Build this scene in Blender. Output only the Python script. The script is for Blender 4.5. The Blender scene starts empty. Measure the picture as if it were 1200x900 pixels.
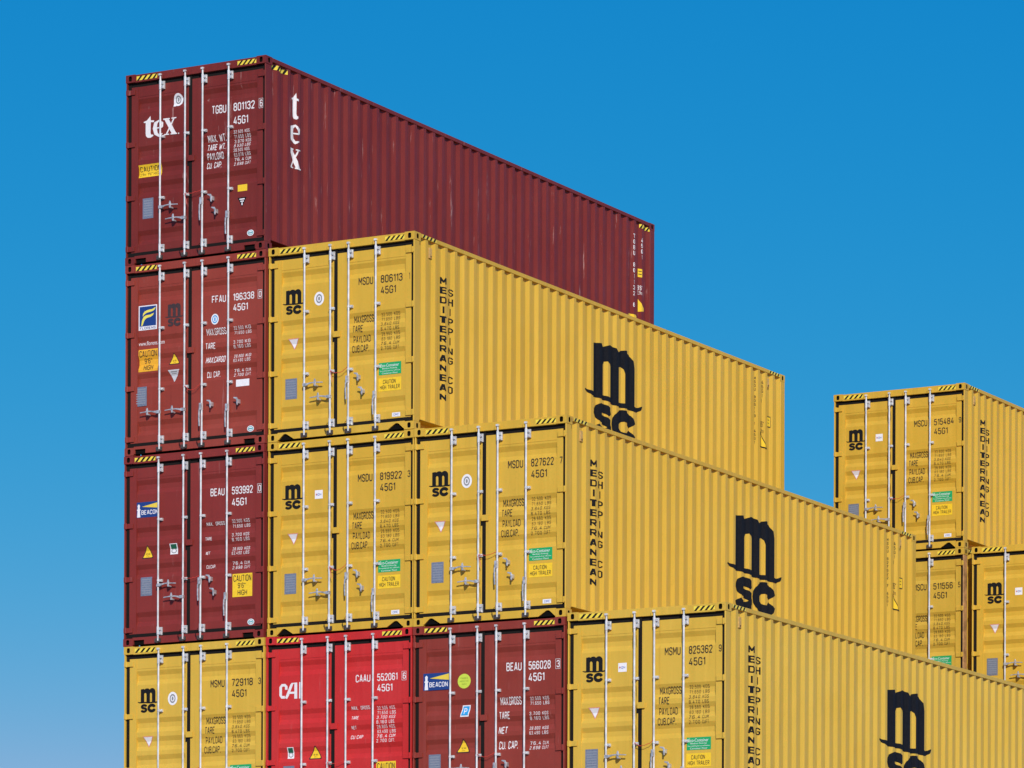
import bpy, bmesh, math, random
from mathutils import Vector, Matrix

random.seed(4)
scene = bpy.context.scene
COL = scene.collection

# ---------------------------------------------------------------- sizes (metres)
W, L, H = 2.438, 12.192, 2.793          # forty-foot container
TIER = 2.7988                           # height of one tier of the stack
D0 = 0.035                              # door frame plane behind the casting face
PO = D0 + 0.009                         # outer flats of the door skin
DEPTH = 0.036                           # pressing depth of door and side corrugations
SUN_TO = Vector((0.40, -0.55, 0.38)).normalized()


# ---------------------------------------------------------------- materials
def srgb(r, g, b):
    f = lambda c: c / 12.92 if c <= 0.04045 else ((c + 0.055) / 1.055) ** 2.4
    return (f(r / 255), f(g / 255), f(b / 255))


MATS = {}


def new_mat(name):
    m = bpy.data.materials.new(name)
    m.use_nodes = True
    nt = m.node_tree
    b = nt.nodes['Principled BSDF']
    return m, nt, b


def plain(name, rgb, rough=0.5, metal=0.0, var=0.06, scale=30):
    if name in MATS:
        return MATS[name]
    m, nt, b = new_mat(name)
    n, k = nt.nodes, nt.links
    geo = n.new('ShaderNodeNewGeometry')
    noi = n.new('ShaderNodeTexNoise')
    noi.inputs['Scale'].default_value = scale
    noi.inputs['Detail'].default_value = 4
    k.new(geo.outputs['Position'], noi.inputs['Vector'])
    ramp = n.new('ShaderNodeMapRange')
    ramp.inputs['From Min'].default_value = 0.3
    ramp.inputs['From Max'].default_value = 0.7
    ramp.inputs['To Min'].default_value = 1 - var
    ramp.inputs['To Max'].default_value = 1 + var
    k.new(noi.outputs['Fac'], ramp.inputs['Value'])
    mul = n.new('ShaderNodeVectorMath')
    mul.operation = 'SCALE'
    mul.inputs[0].default_value = rgb
    k.new(ramp.outputs['Result'], mul.inputs['Scale'])
    k.new(mul.outputs['Vector'], b.inputs['Base Color'])
    b.inputs['Roughness'].default_value = rough
    b.inputs['Specular IOR Level'].default_value = 0.12 if max(rgb) < 0.02 else 0.5
    b.inputs['Metallic'].default_value = metal
    MATS[name] = m
    return m


def paint(name, rgb, fade, streak=0.0, streak_rgb=(0.5, 0.42, 0.4), rust=0.0, rough=0.42, dirt=0.30, runs=0.0):
    """Weathered container paint: broad fading, rain streaks, fine grime, scuffs, rust specks."""
    if name in MATS:
        return MATS[name]
    m, nt, b = new_mat(name)
    n, k = nt.nodes, nt.links
    geo = n.new('ShaderNodeNewGeometry')

    def noise(scale, stretch=(1, 1, 1), detail=5, rough_=0.55):
        mp = n.new('ShaderNodeMapping')
        mp.inputs['Scale'].default_value = stretch
        k.new(geo.outputs['Position'], mp.inputs['Vector'])
        t = n.new('ShaderNodeTexNoise')
        t.inputs['Scale'].default_value = scale
        t.inputs['Detail'].default_value = detail
        t.inputs['Roughness'].default_value = rough_
        k.new(mp.outputs['Vector'], t.inputs['Vector'])
        return t.outputs['Fac']

    def rng(sock, a, b_, c=0.0, d=1.0):
        r = n.new('ShaderNodeMapRange')
        r.inputs['From Min'].default_value = a
        r.inputs['From Max'].default_value = b_
        r.inputs['To Min'].default_value = c
        r.inputs['To Max'].default_value = d
        k.new(sock, r.inputs['Value'])
        return r.outputs['Result']

    def mix(fac, a, b_):
        x = n.new('ShaderNodeMix')
        x.data_type = 'RGBA'
        if fac is not None:
            k.new(fac, x.inputs[0])
        for s, v in ((x.inputs[6], a), (x.inputs[7], b_)):
            if isinstance(v, tuple):
                s.default_value = (*v, 1)
            else:
                k.new(v, s)
        return x.outputs[2]

    col = mix(rng(noise(0.9), 0.35, 0.68), rgb, fade)
    dk = tuple(c * 0.62 for c in rgb)
    col = mix(rng(noise(5.0, (1, 1, 0.06)), 0.52, 0.80, 0, dirt), col, dk)
    lt = tuple(min(1, c * 1.22 + 0.02) for c in rgb)
    col = mix(rng(noise(7.0, (1.3, 1.3, 0.05)), 0.55, 0.85, 0, 0.5), col, lt)
    col = mix(rng(noise(26.0), 0.58, 0.8, 0, dirt), col, dk)
    if streak > 0:                             # scuffs: sparse, tall and thin
        col = mix(rng(noise(8.0, (1.6, 1.6, 0.13), 7, 0.72), 0.625, 0.70, 0, streak), col, streak_rgb)
    if runs > 0:                               # thin brown rain runs
        col = mix(rng(noise(11.0, (1.2, 1.2, 0.05), 6, 0.7), 0.60, 0.74, 0, runs), col, tuple(c * k_ for c, k_ in zip(rgb, (.52, .42, .40))))
    if rust > 0:
        col = mix(rng(noise(14.0, (1, 1, 0.5), 6, 0.7), 0.66 - 0.1 * rust, 0.74 - 0.1 * rust, 0, 0.8 * min(1, rust + .4)),
                  col, (0.16, 0.06, 0.03))
    b.inputs['Specular IOR Level'].default_value = 0.28
    k.new(col, b.inputs['Base Color'])
    k.new(rng(noise(6.0), 0.3, 0.7, rough - 0.06, rough + 0.14), b.inputs['Roughness'])
    bump = n.new('ShaderNodeBump')
    bump.inputs['Strength'].default_value = 0.30
    bump.inputs['Distance'].default_value = 0.035
    k.new(noise(2.6, (1, 1, 0.7), 3), bump.inputs['Height'])
    k.new(bump.outputs['Normal'], b.inputs['Normal'])
    MATS[name] = m
    return m


COLOURS = {
    'yellow_pale': ((0.61, 0.388, 0.045), (0.635, 0.42, 0.060)),
    'yellow_warm': ((0.59, 0.360, 0.034), (0.615, 0.385, 0.045)),
    'yellow_dull': ((0.545, 0.345, 0.038), (0.58, 0.375, 0.050)),
    'yellow': ((0.606, 0.373, 0.037), (0.630, 0.400, 0.048)),
    'maroon': ((0.160, 0.020, 0.0145), (0.182, 0.027, 0.020)),
    'brick': ((0.255, 0.040, 0.024), (0.280, 0.050, 0.032)),
    'oxblood': ((0.205, 0.026, 0.020), (0.225, 0.032, 0.025)),
    'rustred': ((0.228, 0.034, 0.021), (0.258, 0.042, 0.028)),
    'scarlet': ((0.50, 0.023, 0.021), (0.54, 0.034, 0.032)),
}


def body(colour):
    a, b = COLOURS[colour]
    if colour.startswith('yellow'):
        return paint(colour + '_paint', a, b, dirt=0.26, streak=0.16, streak_rgb=(.36, .19, .05), runs=.30)
    return paint(colour + '_paint', a, b, streak=0.75 if colour == 'maroon' else 0.22, streak_rgb=(.46, .27, .24), runs=.40)


def cast(colour, rust=0.25):
    a, b = COLOURS[colour]
    return paint('%s_casting_%d' % (colour, int(rust * 100)), tuple(c * .92 for c in a), b, rust=rust)


GALV = lambda: plain('galvanised_steel', (0.60, 0.61, 0.60), 0.42, 0.35, 0.25, 30)
FORGED = lambda: plain('dull_forged_steel', (0.50, 0.51, 0.51), 0.40, 0.45, 0.40, 25)
ROD = lambda: plain('zinc_rod', (0.66, 0.68, 0.66), 0.36, 0.2, 0.22, 9)
RUBBER = lambda: plain('black_rubber', (0.011, 0.010, 0.009), 0.85)
BLACK = lambda: plain('black_paint', (0.012, 0.012, 0.012), 0.5)
INK = lambda: plain('dark_lettering', (0.022, 0.016, 0.008), 0.55, var=.2)
NAVY = lambda: plain('blue_black_paint', (0.0085, 0.0095, 0.012), 0.6, var=.25)
WHITE = lambda: plain('white_lettering', (0.76, 0.75, 0.73), 0.5)
FADEDWHITE = lambda: plain('faded_white_lettering', (0.62, 0.55, 0.54), 0.6, var=.2)
VINYL = lambda: plain('white_vinyl', (0.80, 0.80, 0.80), 0.4)
YEL = lambda: plain('bright_yellow_vinyl', (0.85, 0.56, 0.02), 0.4)
STRIPEYEL = lambda: plain('stripe_yellow_vinyl', (0.85, 0.66, 0.06), 0.4)
ORANGE = lambda: plain('orange_vinyl', (0.80, 0.40, 0.02), 0.4)
GREEN = lambda: plain('green_vinyl', (0.01, 0.36, 0.11), 0.4)
DKGREEN = lambda: plain('dark_green_vinyl', (0.01, 0.12, 0.06), 0.4)
BLUE = lambda: plain('navy_vinyl', (0.012, 0.045, 0.20), 0.4)
SKYB = lambda: plain('sky_blue_vinyl', (0.03, 0.33, 0.66), 0.4)
LIME = lambda: plain('lime_vinyl', (0.55, 0.68, 0.06), 0.4)
TEAL = lambda: plain('teal_vinyl', (0.05, 0.36, 0.38), 0.4)
GREY = lambda: plain('grey_data_plate', (0.21, 0.24, 0.30), 0.35, 0.3, 0.2, 60)
GREYINK = lambda: plain('grey_ink', (0.24, 0.25, 0.25), 0.5)
REDINK = lambda: plain('red_ink', (0.60, 0.06, 0.04), 0.5)
FADEDLOGO = lambda: plain('faded_dark_lettering', (0.045, 0.026, 0.026), 0.6, var=.25, scale=60)
REDWIRE = lambda: plain('red_wire', (0.55, 0.05, 0.03), 0.5)
RUSTPOST = lambda: plain('rust_stained_paint', (0.42, 0.23, 0.085), 0.75, 0, .40, 9)
RUSTM = lambda: plain('rusty_steel', (0.22, 0.10, 0.045), 0.8, 0, .35, 25)


# ---------------------------------------------------------------- mesh building
class MB:
    def __init__(self):
        self.v, self.f, self.m = [], [], []

    def quad(self, *p, m=0):
        i = len(self.v)
        self.v += [tuple(q) for q in p]
        self.f.append(tuple(range(i, i + len(p))))
        self.m.append(m)

    def box(self, x0, x1, y0, y1, z0, z1, m=0):
        x0, x1 = min(x0, x1), max(x0, x1)
        y0, y1 = min(y0, y1), max(y0, y1)
        z0, z1 = min(z0, z1), max(z0, z1)
        i = len(self.v)
        self.v += [(x0, y0, z0), (x1, y0, z0), (x1, y1, z0), (x0, y1, z0),
                   (x0, y0, z1), (x1, y0, z1), (x1, y1, z1), (x0, y1, z1)]
        for f in ((0, 3, 2, 1), (4, 5, 6, 7), (0, 1, 5, 4), (1, 2, 6, 5), (2, 3, 7, 6), (3, 0, 4, 7)):
            self.f.append(tuple(i + j for j in f))
            self.m.append(m)

    def prism(self, poly, a0, a1, axis, m=0):
        """extrude a 2-D polygon along an axis; axis 'y': poly=(x,z); 'x': (y,z); 'z': (x,y)"""
        def p(q, a):
            return {'y': (q[0], a, q[1]), 'x': (a, q[0], q[1]), 'z': (q[0], q[1], a)}[axis]
        i, n = len(self.v), len(poly)
        self.v += [p(q, a0) for q in poly] + [p(q, a1) for q in poly]
        self.f.append(tuple(i + j for j in range(n)))
        self.f.append(tuple(i + n + j for j in reversed(range(n))))
        self.m += [m, m]
        for j in range(n):
            k = (j + 1) % n
            self.f.append((i + j, i + n + j, i + n + k, i + k))
            self.m.append(m)

    def tube(self, pts, r, seg=10, m=0):
        pts = [Vector(p) for p in pts]
        rings = []
        for a, p in enumerate(pts):
            t = (pts[min(a + 1, len(pts) - 1)] - pts[max(a - 1, 0)]).normalized()
            ref = Vector((0, 0, 1)) if abs(t.z) < .9 else Vector((1, 0, 0))
            e1 = t.cross(ref).normalized()
            e2 = t.cross(e1).normalized()
            i = len(self.v)
            for s in range(seg):
                an = 2 * math.pi * s / seg
                self.v.append(tuple(p + r * (math.cos(an) * e1 + math.sin(an) * e2)))
            rings.append(i)
        for a in range(len(rings) - 1):
            for s in range(seg):
                s2 = (s + 1) % seg
                self.f.append((rings[a] + s, rings[a] + s2, rings[a + 1] + s2, rings[a + 1] + s))
                self.m.append(m)
        self.f.append(tuple(rings[0] + s for s in reversed(range(seg))))
        self.f.append(tuple(rings[-1] + s for s in range(seg)))
        self.m += [m, m]

    def mesh(self, name, mats, bevel=0.0, smooth=False):
        me = bpy.data.meshes.new(name)
        bm = bmesh.new()
        vs = [bm.verts.new(v) for v in self.v]
        for f, mi in zip(self.f, self.m):
            try:
                fc = bm.faces.new([vs[j] for j in f])
            except ValueError:
                continue
            fc.material_index = mi
            fc.smooth = smooth
        bmesh.ops.recalc_face_normals(bm, faces=bm.faces)
        if bevel > 0:
            bmesh.ops.remove_doubles(bm, verts=bm.verts, dist=1e-5)
            es = [e for e in bm.edges if len(e.link_faces) == 2 and e.calc_face_angle(0) > 0.6]
            bmesh.ops.bevel(bm, geom=es, offset=bevel, segments=2, profile=0.5, affect='EDGES')
        bm.to_mesh(me)
        bm.free()
        for m in mats:
            me.materials.append(m)
        return me


CACHE = {}


def cached(key, fn):
    if key not in CACHE:
        CACHE[key] = fn()
    return CACHE[key]


def add(name, me, parent, loc=(0, 0, 0), **props):
    o = bpy.data.objects.new(name, me)
    o.location = loc
    COL.objects.link(o)
    o.parent = parent
    for k, v in props.items():
        o[k] = v
    return o


X = lambda u: (u - 0.5) * W
Z = lambda v: H * (1 - v)

# ---------------------------------------------------------------- pressed profiles
CHANNELS = (0.130, 0.379, 0.477, 0.573, 0.823)
SL, FL = 0.068 / H, 0.070 / H


def door_profile():
    """(v, y) breakpoints of the door skin from top to bottom."""
    pts = [(0.060, PO)]
    for t in CHANNELS:
        pts += [(t, PO), (t + SL, PO + .028), (t + SL + FL, PO + .028), (t + 2 * SL + FL, PO)]
    pts.append((0.957, PO))
    return pts


DP = door_profile()


def door_y(v):
    for (a, ya), (b, yb) in zip(DP, DP[1:]):
        if a <= v <= b:
            return ya + (yb - ya) * (v - a) / (b - a) if b > a else ya
    return PO


PER, S0 = 0.2785, 0.256                 # side corrugation period; first slope start
XO = W / 2 - 0.008                      # outer flats of the side skin
XI = XO - DEPTH


def side_profile():
    pts = [(0.150, XI), (S0, XI)]
    y = S0
    while y + PER < L - 0.20:
        pts += [(y + .068, XO), (y + .139, XO), (y + .207, XI), (y + PER, XI)]
        y += PER
    pts.append((y + .068, XO))
    pts.append((L - 0.150, XO))
    return pts


SP = side_profile()


def side_x(y):
    for (a, xa), (b, xb) in zip(SP, SP[1:]):
        if a <= y <= b:
            return xa + (xb - xa) * (y - a) / (b - a) if b > a else xa
    return XO


# ---------------------------------------------------------------- flat artwork: lists of (triangles/polygons, material, layer)
GLYPHS = {
    'A': (4, [[(0, 0), (1.8, 7), (2.2, 7), (4, 0)], [(.7, 2.0), (3.3, 2.0)]]),
    'B': (4, [[(0, 0), (0, 7), (3, 7), (3.8, 6.3), (3.8, 4.4), (3, 3.7), (0, 3.7)], [(2.8, 3.7), (4, 2.9), (4, .8), (3, 0), (0, 0)]]),
    'C': (4, [[(4, 5.3), (4, 6), (3, 7), (1, 7), (0, 6), (0, 1), (1, 0), (3, 0), (4, 1), (4, 1.7)]]),
    'D': (4, [[(0, 3), (0, 7), (2.8, 7), (4, 5.8), (4, 1.2), (2.8, 0), (0, 0), (0, 3)]]),
    'E': (3.7, [[(3.7, 7), (0, 7), (0, 0), (3.7, 0)], [(0, 3.6), (3.1, 3.6)]]),
    'F': (3.7, [[(3.7, 7), (0, 7), (0, 0)], [(0, 3.5), (3.1, 3.5)]]),
    'G': (4, [[(4, 5.2), (4, 6), (3, 7), (1, 7), (0, 6), (0, 1), (1, 0), (3, 0), (4, 1), (4, 3.2), (2.2, 3.2)]]),
    'H': (4, [[(0, 0), (0, 7)], [(4, 0), (4, 7)], [(0, 3.6), (4, 3.6)]]),
    'I': (0.01, [[(0, 0), (0, 7)]]),
    'K': (4, [[(0, 0), (0, 7)], [(4, 7), (.4, 3), (.4, 3)], [(1.4, 4.1), (4, 0)]]),
    'L': (3.6, [[(0, 7), (0, 0), (3.6, 0)]]),
    'M': (4.8, [[(0, 0), (0, 7), (2.4, 2.4), (4.8, 7), (4.8, 0)]]),
    'N': (4, [[(0, 0), (0, 7), (4, 0), (4, 7)]]),
    'O': (4, [[(2, 0), (3, 0), (4, 1), (4, 6), (3, 7), (1, 7), (0, 6), (0, 1), (1, 0), (2, 0)]]),
    'P': (4, [[(0, 0), (0, 7), (3, 7), (4, 6.1), (4, 4.1), (3, 3.2), (0, 3.2)]]),
    'R': (4, [[(0, 0), (0, 7), (3, 7), (4, 6.1), (4, 4.3), (3, 3.4), (0, 3.4)], [(2, 3.4), (4, 0)]]),
    'S': (4, [[(4, 5.3), (4, 6), (3, 7), (1, 7), (0, 6), (0, 4.6), (1, 3.8), (3, 3.2), (4, 2.4), (4, 1), (3, 0), (1, 0), (0, 1), (0, 1.7)]]),
    'T': (4, [[(0, 7), (4, 7)], [(2, 7), (2, 0)]]),
    'U': (4, [[(0, 7), (0, 1), (1, 0), (3, 0), (4, 1), (4, 7)]]),
    'W': (5.6, [[(0, 7), (1.4, 0), (2.8, 5.4), (4.2, 0), (5.6, 7)]]),
    'X': (4, [[(0, 0), (4, 7)], [(0, 7), (4, 0)]]),
    'Y': (4, [[(0, 7), (2, 3.4), (2, 0)], [(4, 7), (2, 3.4)]]),
    '0': (3.7, [[(1.85, 0), (2.7, 0), (3.7, 1), (3.7, 6), (2.7, 7), (1, 7), (0, 6), (0, 1), (1, 0), (1.85, 0)]]),
    '1': (1.6, [[(0, 5.6), (1.6, 7), (1.6, 0)]]),
    '2': (3.7, [[(0, 5.2), (0, 6), (1, 7), (2.7, 7), (3.7, 6), (3.7, 4.6), (0, 0), (3.7, 0)]]),
    '3': (3.7, [[(0, 5.5), (0, 6.1), (1, 7), (2.7, 7), (3.6, 6.1), (3.6, 4.6), (2.7, 3.7), (1.3, 3.7)], [(2.6, 3.7), (3.7, 2.8), (3.7, .9), (2.7, 0), (1, 0), (0, .9), (0, 1.6)]]),
    '4': (3.9, [[(3.9, 1.7), (0, 1.7), (2.4, 7)], [(2.9, 0), (2.9, 4)]]),
    '5': (3.7, [[(3.5, 7), (.3, 7), (0, 3.9), (2.7, 4.2), (3.7, 3.3), (3.7, 1), (2.7, 0), (1, 0), (0, 1), (0, 1.6)]]),
    '6': (3.7, [[(3.5, 5.6), (3.5, 6.1), (2.6, 7), (1, 7), (0, 6), (0, 1), (1, 0), (2.7, 0), (3.7, 1), (3.7, 3), (2.7, 4), (1, 4), (0, 3.2)]]),
    '7': (3.7, [[(0, 7), (3.7, 7), (1.4, 0)]]),
    '8': (3.7, [[(1.85, 3.7), (1, 3.7), (.1, 4.6), (.1, 6.1), (1, 7), (2.7, 7), (3.6, 6.1), (3.6, 4.6), (2.7, 3.7), (1.85, 3.7)],
                [(1.2, 3.7), (0, 2.7), (0, 1), (1, 0), (2.7, 0), (3.7, 1), (3.7, 2.7), (2.5, 3.7)]]),
    '9': (3.7, [[(.2, 1.4), (.2, .9), (1.1, 0), (2.7, 0), (3.7, 1), (3.7, 6), (2.7, 7), (1, 7), (0, 6), (0, 4), (1, 3), (2.7, 3), (3.7, 3.8)]]),
    '.': (0.01, [[(0, -.45), (0, .5)]]),
    "'": (0.01, [[(0, 5.2), (0, 7)]]),
    '"': (1.6, [[(0, 5.2), (0, 7)], [(1.6, 5.2), (1.6, 7)]]),
    ' ': (2.0, []),
}


def ribbon(pts, w):
    """constant-width mitred stroke; neighbouring quads share their joints"""
    P = [Vector(p) for p in pts]
    P = [p for i, p in enumerate(P) if i == 0 or (p - P[i - 1]).length > 1e-6]
    for i in range(1, len(P) - 1):             # sharp turn: two butted strokes
        a, b = (P[i] - P[i - 1]).normalized(), (P[i + 1] - P[i]).normalized()
        if a.dot(b) < -0.15:
            return (ribbon(P[:i] + [P[i] + a * w * .30], w) + ribbon([P[i] - b * w * .30] + P[i + 1:], w))
    closed = (P[0] - P[-1]).length < 1e-6
    lft, rgt = [], []
    n = len(P)
    for i in range(n):
        a = P[i - 1] if i > 0 else (P[-2] if closed else None)
        b = P[i + 1] if i < n - 1 else (P[1] if closed else None)
        ta = (P[i] - a).normalized() if a is not None else None
        tb = (b - P[i]).normalized() if b is not None else None
        ta = ta if ta is not None else tb
        tb = tb if tb is not None else ta
        t = ta + tb
        t = t.normalized() if t.length > 1e-6 else ta
        nr = Vector((-t.y, t.x))
        k = min(1.9, 1 / max(.3, abs(nr.dot(Vector((-ta.y, ta.x))))))
        lft.append(P[i] + nr * w / 2 * k)
        rgt.append(P[i] - nr * w / 2 * k)
    return [[tuple(lft[i]), tuple(lft[i + 1]), tuple(rgt[i + 1]), tuple(rgt[i])] for i in range(n - 1)]


def stencil_polys(s, weight, space):
    x, out = 0.0, []
    for ch in s:
        w, strokes = GLYPHS[ch]
        for st in strokes:
            out += ribbon([(x + p[0], p[1]) for p in st], weight)
        x += w + (weight + .95) * space
    return out


def text_polys(s, bold=1.05, space=1.0):
    if all(c in GLYPHS for c in s):
        return stencil_polys(s, bold, space)

    def make():
        cu = bpy.data.curves.new('lettering', 'FONT')
        cu.body = s
        cu.size = 1
        cu.resolution_u = 3
        ob = bpy.data.objects.new('lettering', cu)
        COL.objects.link(ob)
        bpy.context.view_layer.update()
        me = bpy.data.meshes.new_from_object(ob)
        vs = [v.co.copy() for v in me.vertices]
        polys = [[(vs[i].x, vs[i].y) for i in p.vertices] for p in me.polygons]
        bpy.data.objects.remove(ob)
        bpy.data.curves.remove(cu)
        bpy.data.meshes.remove(me)
        return polys
    return cached(('text', s), make)


def fit(polys, u0, u1, v0, v1):
    """scale 2-D polygons (y up) into the box; result in (u, v) with v down"""
    xs = [p[0] for q in polys for p in q]
    ys = [p[1] for q in polys for p in q]
    ax, bx, ay, by = min(xs), max(xs), min(ys), max(ys)
    sx = (u1 - u0) / max(bx - ax, 1e-6)
    sy = (v1 - v0) / max(by - ay, 1e-6)
    return [[(u0 + (x - ax) * sx, v1 - (y - ay) * sy) for x, y in q] for q in polys]


def text(s, u0, u1, v0, v1, bold=1.12, space=1.0):
    if s in ('1', 'I'):
        u0, u1 = u0 + (u1 - u0) * .32, u0 + (u1 - u0) * .64
    return fit(text_polys(s, bold, space), u0, u1, v0, v1)


def rect(u0, u1, v0, v1):
    return [[(u0, v0), (u1, v0), (u1, v1), (u0, v1)]]


def disc(cu, cv, ru, rv, n=24):
    return [[(cu + ru * math.cos(2 * math.pi * i / n), cv + rv * math.sin(2 * math.pi * i / n)) for i in range(n)]]


def ring(cu, cv, ru, rv, t, n=24):
    o = disc(cu, cv, ru, rv, n)[0]
    i_ = disc(cu, cv, ru * (1 - t), rv * (1 - t), n)[0]
    return [[o[a], o[(a + 1) % n], i_[(a + 1) % n], i_[a]] for a in range(n)]


def rounded(pts, r, n=4):
    """polygon with rounded corners"""
    out = []
    m = len(pts)
    for i in range(m):
        p0, p1, p2 = Vector(pts[i - 1]), Vector(pts[i]), Vector(pts[(i + 1) % m])
        a = p1 + (p0 - p1) * r
        b = p1 + (p2 - p1) * r
        for k in range(n + 1):
            t = k / n
            q = a * (1 - t) ** 2 + p1 * 2 * t * (1 - t) + b * t * t
            out.append((q.x, q.y))
    return [out]


def stroke(pts, ws):
    """ribbon of varying width along a polyline; a list of quads sharing joints"""
    if not isinstance(ws, (list, tuple)):
        ws = [ws] * len(pts)
    P = [Vector(p) for p in pts]
    lft, rgt = [], []
    for i, p in enumerate(P):
        t = (P[min(i + 1, len(P) - 1)] - P[max(i - 1, 0)]).normalized()
        nrm = Vector((-t.y, t.x)) * ws[i] / 2
        lft.append(p + nrm)
        rgt.append(p - nrm)
    return [[tuple(lft[i]), tuple(lft[i + 1]), tuple(rgt[i + 1]), tuple(rgt[i])] for i in range(len(P) - 1)]


def arc(cx, cy, rx, ry, a0, a1, n=12):
    return [(cx + rx * math.cos(math.radians(a0 + (a1 - a0) * i / n)),
             cy + ry * math.sin(math.radians(a0 + (a1 - a0) * i / n))) for i in range(n + 1)]


def msc_logo():
    """two-line lower-case monogram; unit box, y up; list of polygon groups (one layer each)"""
    g = []
    m_out = [(.150, .395), (.150, .965), (.30, .985), (.318, .955), (.40, .99), (.46, 1.0), (.53, .985), (.578, .945),
             (.64, .985), (.71, 1.0), (.79, .97), (.845, .91), (.862, .84), (.862, .395),
             (.69, .395), (.69, .74), (.672, .79), (.64, .81), (.61, .80), (.595, .765), (.595, .395),
             (.425, .395), (.425, .74), (.41, .79), (.375, .81), (.335, .80), (.318, .765), (.318, .395)]
    g.append([m_out])
    sw = [(.0, .445), (.05, .425), (.10, .415), (.20, .413), (.36, .413), (.5, .395), (.62, .393), (.76, .404), (.86, .395), (.93, .402), (.975, .42), (1.0, .45)]
    g.append(stroke(sw, [.015, .035, .048, .052, .052, .052, .052, .052, .055, .05, .038, .012]))
    w = .115
    s = arc(.31, .255, .115, .072, 25, 180, 10) + [(.215, .215)] + arc(.31, .10, .125, .072, 80, -155, 12)
    s = arc(.315, .238, .112, .060, 4, 258, 14)[:-1] + arc(.305, .104, .118, .068, 80, -172, 14)
    g.append(stroke(s, [.085] + [w * .85] * (len(s) - 2) + [.085]))
    c = arc(.690, .166, .150, .122, 20, 340, 20)
    g.append(stroke(c, [.105, .12] + [.125] * (len(c) - 4) + [.12, .105]))
    return g


def fit_groups(g, u0, u1, v0, v1):
    allp = [q for x in g for q in x]
    f = fit(allp, u0, u1, v0, v1)
    out, i = [], 0
    for x in g:
        out.append(f[i:i + len(x)])
        i += len(x)
    return out


def glyph_t():
    o = [(148, 295), (151, 336), (176, 336), (174, 353), (151, 353), (149, 455), (155, 472), (168, 470), (172, 482), (150, 500), (128, 500), (115, 485),
         (112, 460), (112, 358), (97, 360), (97, 350), (122, 336)]
    return [[[(x, -(y + .148 * (x - 97))) for x, y in o]]]


def glyph_e():
    p = [(192, 418), (218, 413), (246, 407), (243, 372), (218, 350), (192, 372), (184, 420), (194, 466), (218, 484), (247, 464)]
    w = [10, 11, 13, 26, 16, 30, 34, 30, 24, 8]
    q = [(x, -(y + .148 * (x - 97))) for x, y in p]
    return [stroke(q[:3], w[:3]), stroke(q[2:], w[2:])]


def glyph_x():
    def sk(l):
        return [[(x, -(y + .148 * (x - 97))) for x, y in l]]
    return [sk([(272, 338), (314, 332), (392, 464), (350, 470)]),
            sk([(362, 326), (376, 324), (300, 474), (286, 475)]),
            sk([(264, 335), (326, 327), (326, 337), (264, 346)]),
            sk([(344, 325), (390, 318), (390, 327), (344, 334)]),
            sk([(274, 471), (322, 465), (322, 474), (274, 480)]),
            sk([(336, 463), (398, 456), (398, 466), (336, 473)])]


def cai_logo():
    def sk(l):
        return [(x, -(y + .06 * (x - 118))) for x, y in l]
    return [stroke(sk([(180, 216), (180, 192), (168, 178), (144, 179), (131, 195), (131, 265), (142, 279), (168, 279)]), 23),
            stroke(sk([(178, 289), (192, 262), (226, 176), (236, 162)]), [20, 24, 22, 14]),
            stroke(sk([(226, 166), (264, 160), (264, 290)]), [12, 26, 26]),
            stroke(sk([(206, 242), (260, 240)]), 17),
            stroke(sk([(308, 152), (308, 288)]), 28)]


# ---------------------------------------------------------------- draping artwork on pressed steel
def drape(name, items, parent, face, off=0.0022, flat=None):
    """items: (polygons, material[, layer]); face 'door': (u, v) of the end, face 'side': (y metres, v)"""
    bm = bmesh.new()
    mats, layer_of = [], []
    for k, it in enumerate(items):
        polys, mat = it[0], it[1]
        lay = it[2] if len(it) > 2 else k
        if mat not in mats:
            mats.append(mat)
        mi = mats.index(mat)
        for qi, q in enumerate(polys):
            h = lay * 0.0007 + (qi % 9) * 0.00006
            if face == 'door':
                vs = [bm.verts.new((X(u), -h, Z(v))) for u, v in q]
            else:
                vs = [bm.verts.new((h, y, Z(v))) for y, v in q]
            try:
                f = bm.faces.new(vs)
                f.material_index = mi
            except ValueError:
                pass
    if flat is None:
        cos = [v.co for v in bm.verts]
        if face == 'door':
            a, b = min(c.z for c in cos), max(c.z for c in cos)
            cuts = [((0, 0, Z(v)), (0, 0, 1)) for v, _ in DP if a < Z(v) < b]
        else:
            a, b = min(c.y for c in cos), max(c.y for c in cos)
            cuts = [((0, y, 0), (0, 1, 0)) for y, _ in SP if a < y < b]
        bm.normal_update()
        bmesh.ops.triangulate(bm, faces=bm.faces)
        for co, no in cuts:
            bmesh.ops.bisect_plane(bm, geom=list(bm.verts) + list(bm.edges) + list(bm.faces), dist=1e-6, plane_co=co, plane_no=no)
    else:
        bm.normal_update()
        bmesh.ops.triangulate(bm, faces=bm.faces)
    for v in bm.verts:
        if face == 'door':
            base = flat if flat is not None else door_y(1 - v.co.z / H)
            v.co.y = base - off + v.co.y
        else:
            base = flat if flat is not None else side_x(v.co.y)
            v.co.x = base + off + v.co.x
    for f in bm.faces:
        f.normal_update()
        n = f.normal
        if (face == 'door' and n.y > 0) or (face == 'side' and n.x < 0):
            f.normal_flip()
    me = bpy.data.meshes.new(name)
    bm.to_mesh(me)
    bm.free()
    for m in mats:
        me.materials.append(m)
    return add(name, me, parent)


# ---------------------------------------------------------------- container parts (meshes)
CW, CL, CH = 0.162, 0.178, 0.114


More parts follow.
